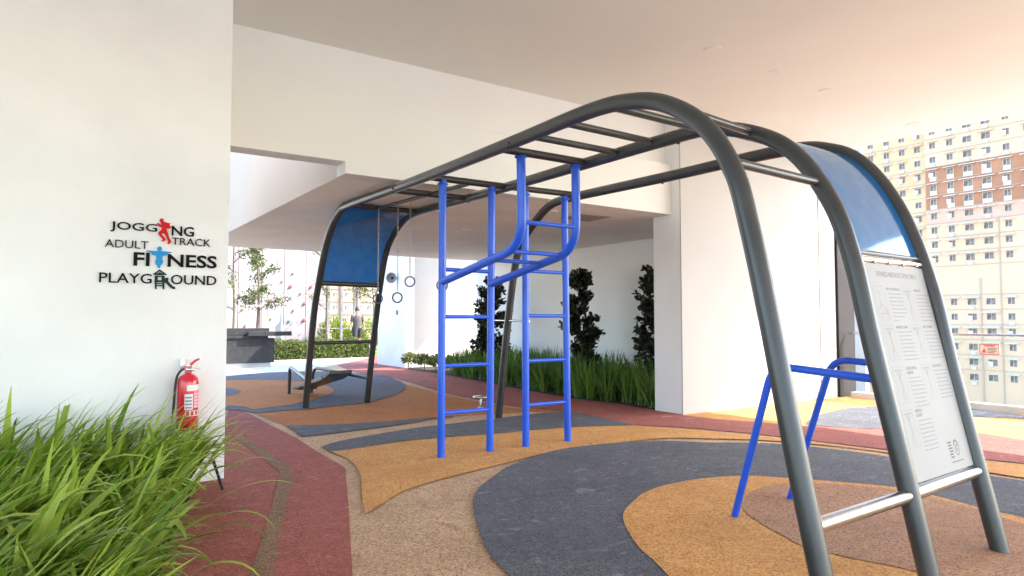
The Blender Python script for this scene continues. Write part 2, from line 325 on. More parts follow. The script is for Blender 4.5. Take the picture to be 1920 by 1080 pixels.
for px, py, lb in [(1035,396,'small round lamp in the low soffit near the access panel'),(875,430,'small round lamp in the low soffit above the rings')]:
    p = onz(px, py, 3.0)
    t = thing('ceiling_lamp', (p.x, p.y, 2.995), lb, 'ceiling lamp', 'small lamps in the low soffit')
    obj('rim', M().lathe([(.08,.006),(.08,-.006),(.062,-.01),(.058,0)], (p.x,p.y,2.995)), SOFF, t)
    obj('diffuser', M().lathe([(.058,0),(0,-.002)], (p.x,p.y,2.995)), mat('dull diffuser', (.35,.33,.31), .4), t)

# glass railing and curb along the open edge
cb = thing('glass_railing', (12, 2, 0), 'glass balustrade with grey top rail at the open edge of the deck', 'railing')
obj('curb', M().box((11.98,-3,-.02), (12.16,6.7,.1)), CONC, cb, bevel=.008)
obj('top_rail', M().tube([(12.07,-3,1.165),(12.07,6.75,1.165)], .022), STEEL, cb)
for k in range(6):
    y1 = 6.7-1.55*k
    g = M().box((12.064,y1-1.53,.1), (12.076,y1,1.15)); obj('glass_panel', g, GLASS, cb)
ws = thing('warning_sign', (12.0, 4.5, .9), 'red bordered warning notice stuck on the glass balustrade', 'sign')
SG_R = mat('sign red', (.75,.10,.09), .5); SG_W = mat('sign plate', (.78,.74,.68), .5); SG_K = mat('sign grey ink', (.20,.18,.17), .5)
y0, y1, z0, z1 = 4.371, 4.641, .861, 1.024
obj('plate', M().box((12.046,y0,z0), (12.06,y1,z1)), SG_W, ws)
fr = M()
for a, b in (((y0,z0),(y1,z0+.010)), ((y0,z1-.010),(y1,z1)), ((y0,z0+.01),(y0+.010,z1-.01)), ((y1-.010,z0+.01),(y1,z1-.01))): fr.box((12.041,a[0],a[1]), (12.046,b[0],b[1]))
obj('border', fr, SG_R, ws)

def text_mesh(s, box, mt, parent, plane, depth=.012, bold=0, name='lettering'):
    """text fitted in a box (u0,v0,u1,v1); plane(u,v,d)->world"""
    cu = bpy.data.curves.new('t', 'FONT'); cu.body = s; cu.extrude = .5; cu.offset = bold; cu.resolution_u = 3
    o = bpy.data.objects.new('t', cu); COL.objects.link(o); bpy.context.view_layer.update()
    me = bpy.data.meshes.new_from_object(o.evaluated_get(bpy.context.evaluated_depsgraph_get()))
    bpy.data.objects.remove(o); bpy.data.curves.remove(cu)
    xs = [v.co.x for v in me.vertices]; ys = [v.co.y for v in me.vertices]
    x0, x1, y0, y1 = min(xs), max(xs), min(ys), max(ys)
    m = M()
    vs = [plane(box[0]+(v.co.x-x0)/(x1-x0)*(box[2]-box[0]), box[1]+(v.co.y-y0)/(y1-y0)*(box[3]-box[1]), (v.co.z+.5)*depth) for v in me.vertices]
    m.add(vs, [tuple(p.vertices) for p in me.polygons]); bpy.data.meshes.remove(me)
    return obj(name, m, mt, parent)
rp = lambda u, v, d: Vector((12.0405-d, y1-u, z0+v))
text_mesh('WARNING', (.06,.125,.21,.150), SG_R, ws, rp, .002, .02)
pr = M()
for k, (a, b) in enumerate([(.11,.24),(.11,.225),(.11,.235),(.11,.20)]): pr.box((12.043,y1-b,z0+.095-k*.022), (12.0455,y1-a,z0+.105-k*.022))
obj('small_print', pr, SG_K, ws)
obj('warning_triangle', M().prism([(12.0455,y1-.03,z0+.03),(12.0455,y1-.095,z0+.03),(12.0455,y1-.0625,z0+.10)], (-.003,0,0)), SG_R, ws)

# ------------------------------------------------------------------ wall lettering
sign = thing('wall_sign', (.75, YW, 1.7), 'raised lettering on the white wall with red runner, blue figure and green playhouse', 'sign')
def W(cx, cy): p = ony(160+cx/6.353, 390+cy/6.353, YW-.012); return p.x, p.z
wp = lambda u, v, d: Vector((u, YW-.001-d, v))
for s, xa, xb, cx, ya, yb, bold in [('JOGG',290,850,350,157,280,.008),('NG',1025,1290,1080,213,331,.012),('ADULT',232,750,285,371,465,-.006),('TRACK',1030,1490,1065,350,437,-.004),
        ('FI',578,770,610,525,686,.022),('NESS',985,1570,1050,548,702,.02),('PLAYG',175,800,200,765,886,.004),('OUND',1030,1570,1360,804,916,.004)]:
    u0 = W(xa, 500)[0]; u1 = W(xb, 500)[0]; z1_ = W(cx, ya)[1]; z0_ = W(cx, yb)[1]
    text_mesh(s, (u0, z0_, u1, z1_), LETTER, sign, wp, .012, bold)
def fig(name, polys, mt, d=.012):
    m = M()
    for P in polys: m.prism([(W(x, y)[0], YW-.001, W(x, y)[1]) for x, y in P], (0,-d,0))
    return obj(name, m, mt, sign)
def disc(cx, cy, r, n=16): return [(cx+r*math.cos(2*math.pi*i/n), cy+r*math.sin(2*math.pi*i/n)) for i in range(n)]
fig('runner_figure', [disc(910,147,25), [(905,170),(935,163),(985,175),(1020,185),(1005,200),(1018,222),(1012,240),(985,248),(968,232),(972,262),(985,300),(998,345),(1022,392),(1026,408),(1000,428),(975,425),(990,400),(968,350),(940,302),(918,300),(912,318),(945,352),(958,375),(950,392),(900,394),(925,372),(885,330),(868,300),(880,280),(908,258),(915,235),(885,222),(852,190),(858,176),(876,180),(898,205)]], REDS)
fig('stretching_figure', [disc(886,485,28), [(730,503),(785,508),(860,512),(912,512),(985,520),(1030,526),(1028,536),(985,538),(970,560),(925,570),(915,600),(928,640),(912,672),(892,690),(892,712),(868,714),(862,690),(840,668),(832,640),(848,600),(845,565),(800,556),(785,530),(730,513)]], BLUES)
fig('playhouse_figure', [[(885,730),(972,790),(955,800),(885,752),(822,798),(805,786)], [(832,790),(885,765),(940,790),(940,800),(832,800)],
    [(828,806),(945,806),(945,820),(828,820)],[(828,820),(862,820),(862,860),(828,860)],[(910,820),(945,820),(945,860),(910,860)],[(828,860),(945,860),(955,885),(822,885)],
    [(830,885),(850,885),(850,965),(830,965)],[(922,885),(942,885),(942,965),(922,965)],[(850,894),(922,894),(922,908),(850,908)],[(850,918),(922,918),(922,932),(850,932)],
    [(945,835),(985,830),(992,845),(985,868),(1010,900),(1040,930),(1072,942),(1068,968),(1040,962),(1000,935),(965,895),(945,885)]], GREENS)

# ------------------------------------------------------------------ fire extinguisher
ex = thing('fire_extinguisher', (.953, 6.29, .5), 'red fire extinguisher hung on the white wall above the grass', 'fire extinguisher')
E0 = Vector((.957, 6.29, .47)); R = .083
obj('cylinder', M().lathe([(0,0),(R*.9,.0),(R,.02),(R,.40),(R*.93,.435),(R*.7,.46),(R*.35,.475),(.026,.48),(.024,.50)], E0, n=36), REDX, ex)
v = M().lathe([(.02,.495),(.024,.50),(.024,.525),(.016,.53),(.016,.55)], E0, n=16); obj('valve', v, CHROME, ex)
h_ = M().tube([E0+Vector((-.03,0,.515)), E0+Vector((.01,0,.545)), E0+Vector((.055,0,.585)), E0+Vector((.085,0,.598))], [.009,.012,.010,.007], 8)
h_.box((E0.x-.035,E0.y-.012,E0.z+.505), (E0.x+.025,E0.y+.012,E0.z+.54)); obj('handle', h_, REDX, ex)
obj('lower_grip', M().tube([E0+Vector((.015,0,.52)), E0+Vector((.05,0,.522)), E0+Vector((.095,0,.512))], .005, 8), CHROME, ex)
obj('pressure_gauge', M().lathe([(.0,.0),(.016,.0),(.018,-.008),(.018,-.014)], E0+Vector((.02,-.03,.51)), (0,-1,0), 16), CHROME, ex)
obj('hose', M().tube(spline([E0+Vector(p) for p in ((-.02,0,.515),(-.05,-.005,.51),(-.085,-.01,.46),(-.10,-.01,.36),(-.108,-.01,.2),(-.115,-.01,.06),(-.118,-.01,.02))]), .010, 10).lathe([(.010,0),(.017,.01),(.014,.05),(.010,.06)], E0+Vector((-.118,-.01,-.005)), (0,0,1), 12), BLACKR, ex)
def arc_label(a0, a1, z0, z1, r, mt, nm):
    m = M(); n = 10; vs = []
    for i in range(n+1):
        a = math.radians(a0+(a1-a0)*i/n)
        for z in (z0, z1): vs.append(E0+Vector((r*math.cos(a), r*math.sin(a), z)))
    m.add(vs, [(2*i, 2*i+2, 2*i+3, 2*i+1) for i in range(n)], True); return obj(nm, m, mt, ex)
lab = arc_label(-105, -12, .335, .385, R+.0012, LABELW, 'label')
arc_label(-115, -70, .18, .31, R+.0012, LABELW, 'label'); arc_label(-66, -12, .19, .34, R+.0012, LABELP, 'label')
for k in range(5): arc_label(-62, -20-5*(k % 2), .20+.026*k, .207+.026*k, R+.0022, LABELW, 'print_line')
for k in range(4): arc_label(-112, -76, .19+.028*k, .204+.028*k, R+.0022, mat('label blue grey', (.25,.22,.32), .5), 'print_line')
arc_label(-110, -12, .125, .172, R+.0012, LABELW, 'label')
for k in range(4): arc_label(-106+25*k, -90+25*k, .13, .168, R+.0022, REDX, 'print_line')
obj('bracket', M().box((E0.x-.05,6.372,E0.z+.50), (E0.x-.02,6.399,E0.z+.60)).box((E0.x-.045,6.32,E0.z+.505), (E0.x-.025,6.372,E0.z+.52)), STEEL, ex)
p_ = [onz(418,919), ony(408,880,5.98)]
tag(obj('stake', M().tube([onz(418,919), Vector((1.13,6.1,.24))], .012, 8), DARKM), 'short black stake leaning at the corner of the lettered wall', 'stake')

# ------------------------------------------------------------------ climbing frame
fr_ = thing('climbing_frame', (3.9, 5.5, 0), 'large charcoal arched monkey bar frame with blue ladders and shade panels', 'climbing frame')
A = [(2.868,1.70,0),(2.876,1.869,.736),(2.883,2.005,1.387),(2.889,2.118,1.873),(2.893,2.21,2.17),(2.903,2.39,2.44),(2.917,2.67,2.645),(2.934,2.98,2.755),(2.958,3.42,2.81),(3.01,4.45,2.825),(3.111,6.4,2.865),(3.224,8.55,2.94),(3.245,9.0,2.91),(3.265,9.38,2.75),(3.285,9.72,2.46),(3.304,10.05,1.98),(3.318,10.34,1.40),(3.336,10.72,0)]
B = [(3.775,1.70,0),(3.785,1.824,.544),(3.796,1.985,1.233),(3.804,2.092,1.729),(3.813,2.215,2.085),(3.829,2.44,2.42),(3.848,2.72,2.625),(3.883,3.15,2.775),(3.92,3.65,2.808),(3.981,4.58,2.828),(4.091,6.13,2.864),(4.20,7.6,2.91),(4.287,8.8,2.945),(4.320,9.3,2.875),(4.350,9.74,2.69),(4.369,10.03,2.44),(4.386,10.27,1.956),(4.404,10.51,1.285),(4.43,10.885,0)]
C = [(4.718,1.74,0),(4.74,1.972,.994),(4.752,2.102,1.61),(4.769,2.285,2.128),(4.793,2.53,2.50),(4.817,2.80,2.68),(4.86,3.25,2.772),(4.98,4.53,2.815),(5.114,5.9,2.87),(5.159,6.40,2.885),(5.19,6.76,2.86),(5.225,7.1,2.72),(5.255,7.45,2.48),(5.274,7.66,2.19),(5.295,7.89,1.34),(5.32,8.165,0)]
RA, RB, RC = spline(A, 8), spline(B, 8), spline(C, 8)
for r_ in (RA, RB, RC): obj('rail', M().tube(r_, .052, 20), GREYM, fr_)
def at_y(Rl, y, half):   # point of a rail at y on its near (0) / top (1) / far (2) stretch
    best = None
    for p, q in zip(Rl, Rl[1:]):
        if (p.y-y)*(q.y-y) <= 0 and p.y != q.y:
            t = (y-p.y)/(q.y-p.y); return p.lerp(q, t)
def at_z(Rl, z, far):
    rng = list(zip(Rl, Rl[1:]))
    if far: rng.reverse()
    for p, q in rng:
        if (p.z-z)*(q.z-z) <= 0 and p.z != q.z: return p.lerp(q, (z-p.z)/(q.z-p.z))
def bar(p, q, r=.03, mt=GREYM, name='rung', par=fr_):
    return obj(name, M().tube([p, q], r, 14), mt, par)
for y, r in [(3.22,.028),(3.74,.028),(4.17,.028),(4.64,.036),(6.1,.036),(7.1,.036),(8.66,.036)]:
    bar(at_y(RA, y, 1), at_y(RB, y, 1), r, DARKM if r > .03 else GREYM)
bar(at_z(RA, 2.23, 0), at_z(RB, 2.23, 0), .026); bar(at_z(RA, 2.655, 0), at_z(RB, 2.655, 0), .026)
bar(at_y(RB, 3.10, 1), at_y(RC, 3.10, 1), .03); bar(at_y(RB, 6.1, 1), at_y(RC, 6.1, 1), .034, DARKM)
b1 = bar(at_z(RA, .455, 0), at_z(RB, .47, 0), .036, STEEL, 'lower_bar'); bar(at_z(RB, .47, 0), at_z(RC, .475, 0), .036, STEEL, 'lower_bar')
bar(at_z(RB, 1.76, 0), at_z(RC, 1.76, 0), .02, CHROME, 'lower_bar'); bar(at_z(RB, 1.80, 0), at_z(RC, 1.80, 0), .014, GREYM, 'lower_bar')
bar(at_z(RA, 1.96, 1), at_z(RB, 1.96, 1), .038, DARKM, 'lower_bar'); bar(at_z(RA, 1.04, 1), at_z(RB, 1.04, 1), .028, DARKM, 'lower_bar')
# centre beam that carries the rings
ra = at_y(RA, 6.1, 1).lerp(at_y(RB, 6.1, 1), .56); rb = at_y(RA, 8.66, 1).lerp(at_y(RB, 8.66, 1), .42)
bar(ra, rb, .024, DARKM, 'ring_beam')
for (Rl, ys) in ((RB, (3.42, 4.75, 7.0)), (RC, (4.6,)), (RA, (4.4, 6.9))):
    for y in ys:
        p = at_y(Rl, y, 1)
        sd_ = 1 if Rl is not RA else -1
        for dy, dr in ((0, (sd_, 0, -.35)), (.07, (.2*sd_, 0, -1))): obj('bolt', M().lathe([(.012,.048),(.012,.060),(0,.062)], p+Vector((0,dy,0)), dr, 8), DARKM, fr_)
# shade panels
def loft(Ra, Rb, ylo, yhi, inset=.05, thick=.006, side=1, zmin=None):
    n = 22; m = M(); vs = []
    # resample both rails by arclength between two heights
    def part(Rl):
        return [p for p in Rl if (p.z >= zmin[0] and (p.y < 5 if side < 0 else p.y > 5) and (p.y < yhi if side < 0 else p.y > ylo))]
    def res(P):
        L_ = [0]
        for a, b in zip(P, P[1:]): L_.append(L_[-1]+(b-a).length)
        out = []
        for i in range(n+1):
            s_ = L_[-1]*i/n; k = 0
            while k < len(L_)-2 and L_[k+1] < s_: k += 1
            t = (s_-L_[k])/max(L_[k+1]-L_[k], 1e-6); out.append(P[k].lerp(P[k+1], t))
        return out
    a, b = res(part(Ra)), res(part(Rb))
    for p, q in zip(a, b):
        d = (q-p).normalized(); vs += [p+d*inset, q-d*inset]
    nrm = []
    for i in range(n+1):
        i0, i1 = max(i-1,0), min(i+1,n); t = (vs[2*i1]-vs[2*i0]); d = vs[2*i+1]-vs[2*i]; nn = t.cross(d).normalized()*thick; nrm += [nn, nn]
    N2 = len(vs); allv = vs+[p+q for p, q in zip(vs, nrm)]
    fs = [(2*i, 2*i+1, 2*i+3, 2*i+2) for i in range(n)]; fs += [tuple(j+N2 for j in f[::-1]) for f in fs[:n]]
    m.add(allv, fs, True)
    e = []
    for i in range(n): e += [(2*i, 2*i+2, 2*i+2+N2, 2*i+N2), (2*i+1, 2*i+1+N2, 2*i+3+N2, 2*i+3)]
    e += [(0, N2, N2+1, 1), (2*n, 2*n+1, 2*n+1+N2, 2*n+N2)]
    m.add(allv, e); return m
RBs = spline(B, 30); RCs = spline(C, 30); RAs = spline(A, 30)
obj('shade_panel', loft(RBs, RCs, 0, 3.1, zmin=(1.81,), side=-1), BLUEP, fr_)
obj('shade_panel', loft(RAs, RBs, 8.72, 20, zmin=(1.99,), side=1), BLUEP, fr_)
# instruction board
bt = at_z(RB, 1.735, 0); bb = at_z(RB, .515, 0); ct = at_z(RC, 1.735, 0); cbm = at_z(RC, .515, 0)
e1 = (ct-bt).normalized(); e2 = (bb-bt); e2 = (e2-e1*e2.dot(e1)).normalized(); en = e1.cross(e2)
if en.y > 0: en = -en
bd = lambda u, v, d: bt + e1*(u) + e2*(v) + en*(.004+d)
bh = (bb-bt).length
m = M(); q = [bt+e1*.05, ct-e1*.05, cbm-e1*.05, bb+e1*.05]; m.prism(q, en*.004)
board = obj('instruction_board', m, BOARDW, fr_)
bx = lambda u, v, d: bd(u, -v, d)
def btxt(s, u0, v, hgt, wid, mt=PRINT): text_mesh(s, (u0, -v-hgt, u0+wid, -v), mt, board, bx, .0006, .0)
btxt('FITNESS INSTRUCTION 3 IN 1', .245, .045, .033, .52, mat('title print', (.20,.20,.205), .6))
secs = [('SIT UP BENCH', .315, .145, .175),('RINGS', .69, .145, .095),('PARALLEL BAR', .315, .38, .15),('PULL UP BAR', .68, .38, .13),
        ('HORIZONTAL\nLADDER', .30, .625, .14),('BACK STRETCH', .665, .625, .13),('VERTICAL\nLADDER', .275, .87, .09)]
random.seed(5)
pm = M(); pl = M()
def quad(m_, u0, v0, u1, v1, d=.0006): m_.add([bd(u0,v0,d),bd(u1,v0,d),bd(u1,v1,d),bd(u0,v1,d)], [(0,3,2,1)])
def seg(m_, a, b, wd=.002, d=.0006):
    a = Vector(a); b = Vector(b); n = Vector((-(b-a).y, (b-a).x)).normalized()*wd
    m_.add([bd(*(a-n),d),bd(*(b-n),d),bd(*(b+n),d),bd(*(a+n),d)], [(0,3,2,1)])
for i, (s, u, v_, wd) in enumerate(secs):
    two = '\n' in s; btxt(s, u, v_, .042 if two else .016, wd)
    vv = v_ + (.062 if two else .035)
    for k in range(8):
        quad(pm, u+random.choice((0,0,.006)), vv+k*.0235, u+random.choice((.19,.17,.185,.06 if k in (3,7) else .16)), vv+k*.0235+.006)
    # small exercise diagram beside the text
    fu = u-.17; fw_ = .13
    for a, b in (((fu,v_-.005),(fu+fw_,v_-.005)),((fu,v_+.20),(fu+fw_,v_+.20)),((fu,v_-.005),(fu,v_+.20)),((fu+fw_,v_-.005),(fu+fw_,v_+.20))): seg(pl, a, b, .0012)
    cx = fu+fw_/2
    if i == 0: lines = [((fu+.03,v_+.16),(fu+.12,v_+.16)),((fu+.03,v_+.16),(fu+.03,v_+.19)),((fu+.115,v_+.13),(fu+.115,v_+.19)),((fu+.03,v_+.13),(fu+.07,v_+.10)),((fu+.07,v_+.10),(fu+.10,v_+.15)),((fu+.05,v_+.12),(fu+.05,v_+.08))]
    else: lines = [((cx,v_+.05),(cx+.01,v_+.115)),((cx+.01,v_+.115),(cx-.015,v_+.155)),((cx-.015,v_+.155),(cx-.01,v_+.19)),((cx+.01,v_+.115),(cx+.025,v_+.185)),((cx,v_+.06),(cx-.025,v_+.02)),((cx,v_+.06),(cx+.03,v_+.02)),((fu+.015,v_+.015),(fu+fw_-.015,v_+.015))]
    for a, b in lines: seg(pl, a, b, .0035)
    for k in range(10):
        a = 2*math.pi*k/10; b = 2*math.pi*(k+1)/10; seg(pl, (cx+.012*math.cos(a), v_+.035+.012*math.sin(a)), (cx+.012*math.cos(b), v_+.035+.012*math.sin(b)), .002)
obj('small_print', pm, mat('small print', (.245,.245,.25), .6), board); obj('diagram', pl, PRINTL, board)
lg = M()
for k in range(6): quad(lg, .575+(.004 if k % 2 else 0), 1.085+k*.017, .63-(.006 if k % 3 == 1 else 0), 1.095+k*.017)
quad(lg, .575, 1.20, .74, 1.206)
for k in range(24):
    a = 2*math.pi*k/24; b = 2*math.pi*(k+1)/24
    seg(lg, (.685+.033*math.cos(a), 1.128+.042*math.sin(a)), (.685+.033*math.cos(b), 1.128+.042*math.sin(b)), .003 if k < 14 else .006)
for a, b in (((.675,1.105),(.675,1.15)),((.675,1.105),(.70,1.115)),((.70,1.115),(.677,1.128)),((.677,1.128),(.702,1.14)),((.702,1.14),(.675,1.15))): seg(lg, a, b, .0025)
obj('emblem', lg, mat('emblem print', (.11,.11,.113), .6), board)
for k in range(4):
    p = at_z(RB, 1.755, 0).lerp(at_z(RC, 1.755, 0), .25+.2*k)+en*.0
    obj('clamp', M().tube([p+Vector((-.012,0,.0)), p+Vector((.012,0,.0))], .024, 10), CHROME, board)
# blue ladders
def ladder(posts, rungs, rr=.021):
    for P in posts:
        l = obj('ladder_post', M().tube(P, .039, 18), BLUEM, fr_)
        obj('top_flange', M().lathe([(.041,.0),(.055,-.004),(.055,.006),(.041,.012)], (P[-1][0],P[-1][1],P[-1][2]-.04), n=14), BLUEM, l)
    for p, q in rungs: obj('ladder_rung', M().tube([p, q], rr, 12), BLUEM, fr_)
V = Vector
zt = 2.84
ladder([[V((3.28,6.1,0)),V((3.285,6.1,zt))],[V((3.866,6.1,0)),V((3.885,6.1,zt))]], [(V((3.28,6.1,z)),V((3.87,6.1,z))) for z in (.453,.933,1.433,1.919)])
ladder([[V((4.333,6.1,0)),V((4.33,6.1,zt))],[V((4.925,6.1,0)),V((4.89,6.1,zt))]], [(V((4.333,6.1,z)),V((4.92,6.1,z))) for z in (.46,.946,1.447,1.946)])
P1 = fillet([V((3.262,4.66,2.83)),V((3.275,4.66,2.03)),V((3.285,6.09,1.79))], .26); P2 = fillet([V((3.865,4.66,2.83)),V((3.87,4.66,2.03)),V((3.872,6.09,1.785))], .26)
ladder([P1[::-1], P2[::-1]], [(V((3.27,4.66,2.235)),V((3.868,4.66,2.235))),(V((3.275,4.86,2.0)),V((3.87,4.86,2.0))),(V((3.28,5.16,1.945)),V((3.87,5.16,1.945)))], .019)
# dip bars joined to the near legs
for G0, up_, en_ in ((V((4.0,3.10,0)), V((3.93,2.72,1.10)), V((3.80,1.97,1.07))), (V((4.738,3.156,0)), V((4.74,2.78,1.115)), V((4.75,2.0,1.07)))):
    obj('dip_bar', M().tube(fillet([G0, up_, en_], .13), .0245, 14), BLUEM, fr_)
# stretch bar on the back leg
hb = at_z(RC, 1.385, 1)
bar(V((hb.x-.01,8.22,1.395)), V((hb.x-.01,7.36,1.385)), .014, CHROME, 'stretch_bar')

# ------------------------------------------------------------------ rings on chains
def ring_on_chain(px, py, y, ytop, label, mt):
    c = ony(px, py, y); top = V((c.x, y, ytop))
    t = thing('hanging_ring', (c.x, y, c.z-.07), label, 'ring', 'gym rings on chains under the frame')
    m = M(); z = ytop; k = 0
    while z > c.z+.085:
        a = V((1,0,0)) if k % 2 == 0 else V((.1,1,0)).normalized(); cc = V((c.x, y, z-.019))
        m.tube([cc+a*(.0085*math.cos(w_))+V((0,0,.021*math.sin(w_))) for w_ in [2*math.pi*j/8 for j in range(8)]], .0034, 5, closed=True)
        z -= .033; k += 1
    obj('chain', m, CHAINM, t)
    d = V((.75,-.66,0)).normalized()
    obj('hoop', M().tube([V((c.x,y,c.z))+d*(.062*math.cos(w_))+V((0,0,.062*math.sin(w_))) for w_ in [2*math.pi*j/28 for j in range(28)]], .0095, 10, closed=True), mt, t)
    obj('shackle', M().tube([V((c.x,y,c.z+.095)), V((c.x,y,c.z+.06))], .008, 8), CHROME, t)
CHAINM = mat('chain steel', (.34,.33,.32), .3, .8)
GRIP = mat('black grip', (.02,.02,.025), .5); GRIPB = mat('slate blue grip', (.08,.09,.20), .4)
ring_on_chain(745,558,7.98,2.88,'black ring on a chain, lowest of the pair beside the horn loudspeaker', GRIP)
ring_on_chain(768.5,528,7.70,2.88,'slate blue ring on a chain in front of the white end wall', GRIPB)
ring_on_chain(708.5,560,8.40,2.90,'ring on a chain hanging against the far right leg of the frame', GRIPB)
ring_on_chain(829,535,7.04,2.87,'ring on a chain mostly hidden behind the left blue ladder post', GRIPB)

# ------------------------------------------------------------------ sit-up bench
bn = thing('situp_bench', (4.3, 12.2, 0), 'low charcoal sit-up bench standing under the far shade panel', 'bench')
f1 = fillet([V((3.44,11.86,0)), V((3.47,11.80,.44)), V((4.60,10.75,.37))], .17); f2 = fillet([V((3.95,12.35,0)), V((3.98,12.3,.42)), V((5.1,11.3,.42))], .17)
g0 = onz(542,740); g1 = onz(584,738)
f1 = fillet([V((g0.x,g0.y,0)), V((g0.x-.01,g0.y-.05,.52)), V((3.335,10.62,.45))], .2)
f2 = fillet([V((g1.x,g1.y,0)), V((g1.x+.01,g1.y-.05,.50)), V((4.41,10.77,.42))], .2)
obj('side_frame', M().tube(f1, .030, 14), GREYM, bn); obj('side_frame', M().tube(f2, .028, 14), GREYM, bn)
for (pa, pb, nm) in (((548,727), (607,704), 'seat_board'),): pass
def bq(P, th, nm):
    m = M(); n = (P[1]-P[0]).cross(P[3]-P[0]).normalized(); n = n if n.z > 0 else -n
    m.prism(P, -n*th); return obj(nm, m, GREYM, bn, bevel=.004)
wv = V((.40,0,0)); s0 = ony(549,724,12.7); s1 = ony(603,706,11.7); s2 = ony(617,695,11.1)
bq([s0, s1, s1+wv, s0+wv], .06, 'seat_board'); bq([s1+V((.01,-.012,.004)), s2, s2+wv, s1+wv+V((.0,-.012,.004))], .06, 'back_board')
obj('cross_tube', M().tube([V((g0.x+.04,12.5,.13)), V((g1.x,12.5,.13))], .018, 10), GREYM, bn)
# ------------------------------------------------------------------ balance stool
g = onz(903,769); sx = 5.2
st_ = thing('twist_stool', (5.33, 8.62, 0), 'small round steel twisting stool behind the left blue ladder', 'stool')
c0 = onz(902,764); c0 = V((c0.x, c0.y, 0)); zt_ = ony(901,744,c0.y).z
obj('post', M().lathe([(.05,0),(.05,.01),(.018,.02),(.018,zt_-.02)], c0, n=16), STEEL, st_)
obj('disc', M().lathe([(0,zt_-.03),(.09,zt_-.03),(.135,zt_-.012),(.14,zt_+.004),(.125,zt_+.014),(0,zt_+.016)], c0, n=32), STEEL, st_)
# ------------------------------------------------------------------ horn speaker and switch on far column
p = onx(735,521,8.36)
sp = thing('loudspeaker', (8.52, p.y, p.z), 'round grey horn loudspeaker on the white column', 'loudspeaker')
ax = V((-.75,-.66,0)); o_ = V((8.36, p.y, p.z))
obj('horn', M().lathe([(.035,-.08),(.05,-.03),(.09,.0),(.15,.055),(.165,.06),(.165,.052),(.12,.02),(.07,-.01),(.045,-.012)], o_, ax, 28), mat('grey horn', (.22,.20,.18), .5), sp)
obj('driver', M().lathe([(0,.03),(.03,.025),(.045,0),(.045,-.02)], o_, ax, 20), DARKM, sp)
obj('bracket', M().box((8.40,p.y-.02,p.z-.03), (8.52,p.y+.02,p.z+.03)), STEEL, sp)
p = onx(745,585,8.52)
tag(obj('wall_socket', M().box((8.49,p.y-.05,p.z-.08), (8.519,p.y+.05,p.z+.05)), mat('socket grey', (.15,.14,.14), .5), bevel=.008), 'small dark socket box on the white column below the ring', 'socket')

# ------------------------------------------------------------------ foliage builders
def blade(m, base, ang, lean, length, width, droop, n=7, twist=0):
    d = V((math.cos(ang), math.sin(ang), 0)); side = V((-math.sin(ang), math.cos(ang), 0)); p = V(base); th = math.pi/2-lean; vs = []
    for i in range(n+1):
        t = i/n; wd = width*(.55+.9*t if t < .35 else 1.0)*(1 if t < .55 else max(0.03, (1-t)/.45)**.8)*.5
        s_ = (side*math.cos(twist*t)+V((0,0,1))*math.sin(twist*t))
        nrm = V((-math.sin(th)*d.x, -math.sin(th)*d.y, math.cos(th)))
        vs += [p-s_*wd, p-nrm*wd*.28, p+s_*wd]
        p = p+(d*math.cos(th)+V((0,0,1))*math.sin(th))*(length/n); th -= droop*(.35+1.5*t)/n
    fs = []
    for i in range(n):
        for k in range(2): fs.append((3*i+k, 3*i+k+1, 3*i+3+k+1, 3*i+3+k))
    m.add(vs, fs, True)
def leaf(m, p, d, nrm, L_, W_):
    d = d.normalized(); s = d.cross(nrm).normalized(); nn = s.cross(d)
    m.add([p, p+d*L_*.35-s*W_*.5+nn*W_*.12, p+d*L_*.75-s*W_*.4+nn*W_*.1, p+d*L_, p+d*L_*.75+s*W_*.4+nn*W_*.1, p+d*L_*.35+s*W_*.5+nn*W_*.12, p+d*L_*.5], [(0,1,6,5),(1,2,6),(2,3,6),(3,4,6),(4,5,6)], True)
rnd = random.Random(11)
def rv(r): return V((r.gauss(0,1), r.gauss(0,1), r.gauss(0,1))).normalized()
# front bed
st('soil_bed', M().poly([(-6,.6,.014),(-.2,1.5,.014),(.25,3.0,.014),(.52,4.2,.014),(.85,5.6,.014),(1.08,6.38,.014),(-6,6.38,.014)]), SOIL)
gm = M()
def edge_x(y): return (-.25 if y < 1.5 else -.25+(y-1.5)*.235 if y < 4.5 else .455+(y-4.5)*.31)
n_t = 0
while n_t < 620:
    y = rnd.uniform(1.2, 6.25); x = rnd.uniform(-3.8, edge_x(y))
    if x < -1.0 and y < 3.0: continue
    if y > 2.5 and x < -1.1*(y-1.0): continue
    n_t += 1; ca = rnd.gauss(-.5, .35); big = rnd.uniform(.85, 1.15)
    for k in range(rnd.randint(9, 13)):
        a = ca+rnd.gauss(0, .6) if rnd.random() < .88 else rnd.uniform(0, 6.28)
        L_ = rnd.uniform(.45, .86)*big*(1 if x < edge_x(y)-.25 or y > 5 else .82)*(1.12 if y > 5 else 1)
        blade(gm, (x+rnd.gauss(0,.03), y+rnd.gauss(0,.03), .01), a, rnd.uniform(.15,.65), L_, rnd.uniform(.034,.074)*big*(1 if y < 4 else .75), rnd.choice((rnd.uniform(.3,1.1), rnd.uniform(.9,2.4))), 9, rnd.uniform(-.6,.6))
for bx_, by_, a, le, L_, wd, dr in ((.80,4.9,-.5,.95,.62,.022,2.0),(.70,4.6,-.4,.9,.6,.024,2.2),(.55,3.9,-.7,.8,.6,.026,2.2),(1.02,6.0,-.2,.75,.7,.02,1.6),(.92,5.4,-.25,1.0,.75,.02,1.2)):
    blade(gm, (bx_,by_,.01), a, le, L_, wd, dr, 10, .2)
tag(obj('grass_bed', gm, L_FRONT), 'dense bright green strap leaved grass in front of the lettered wall', 'grass', kind='stuff')
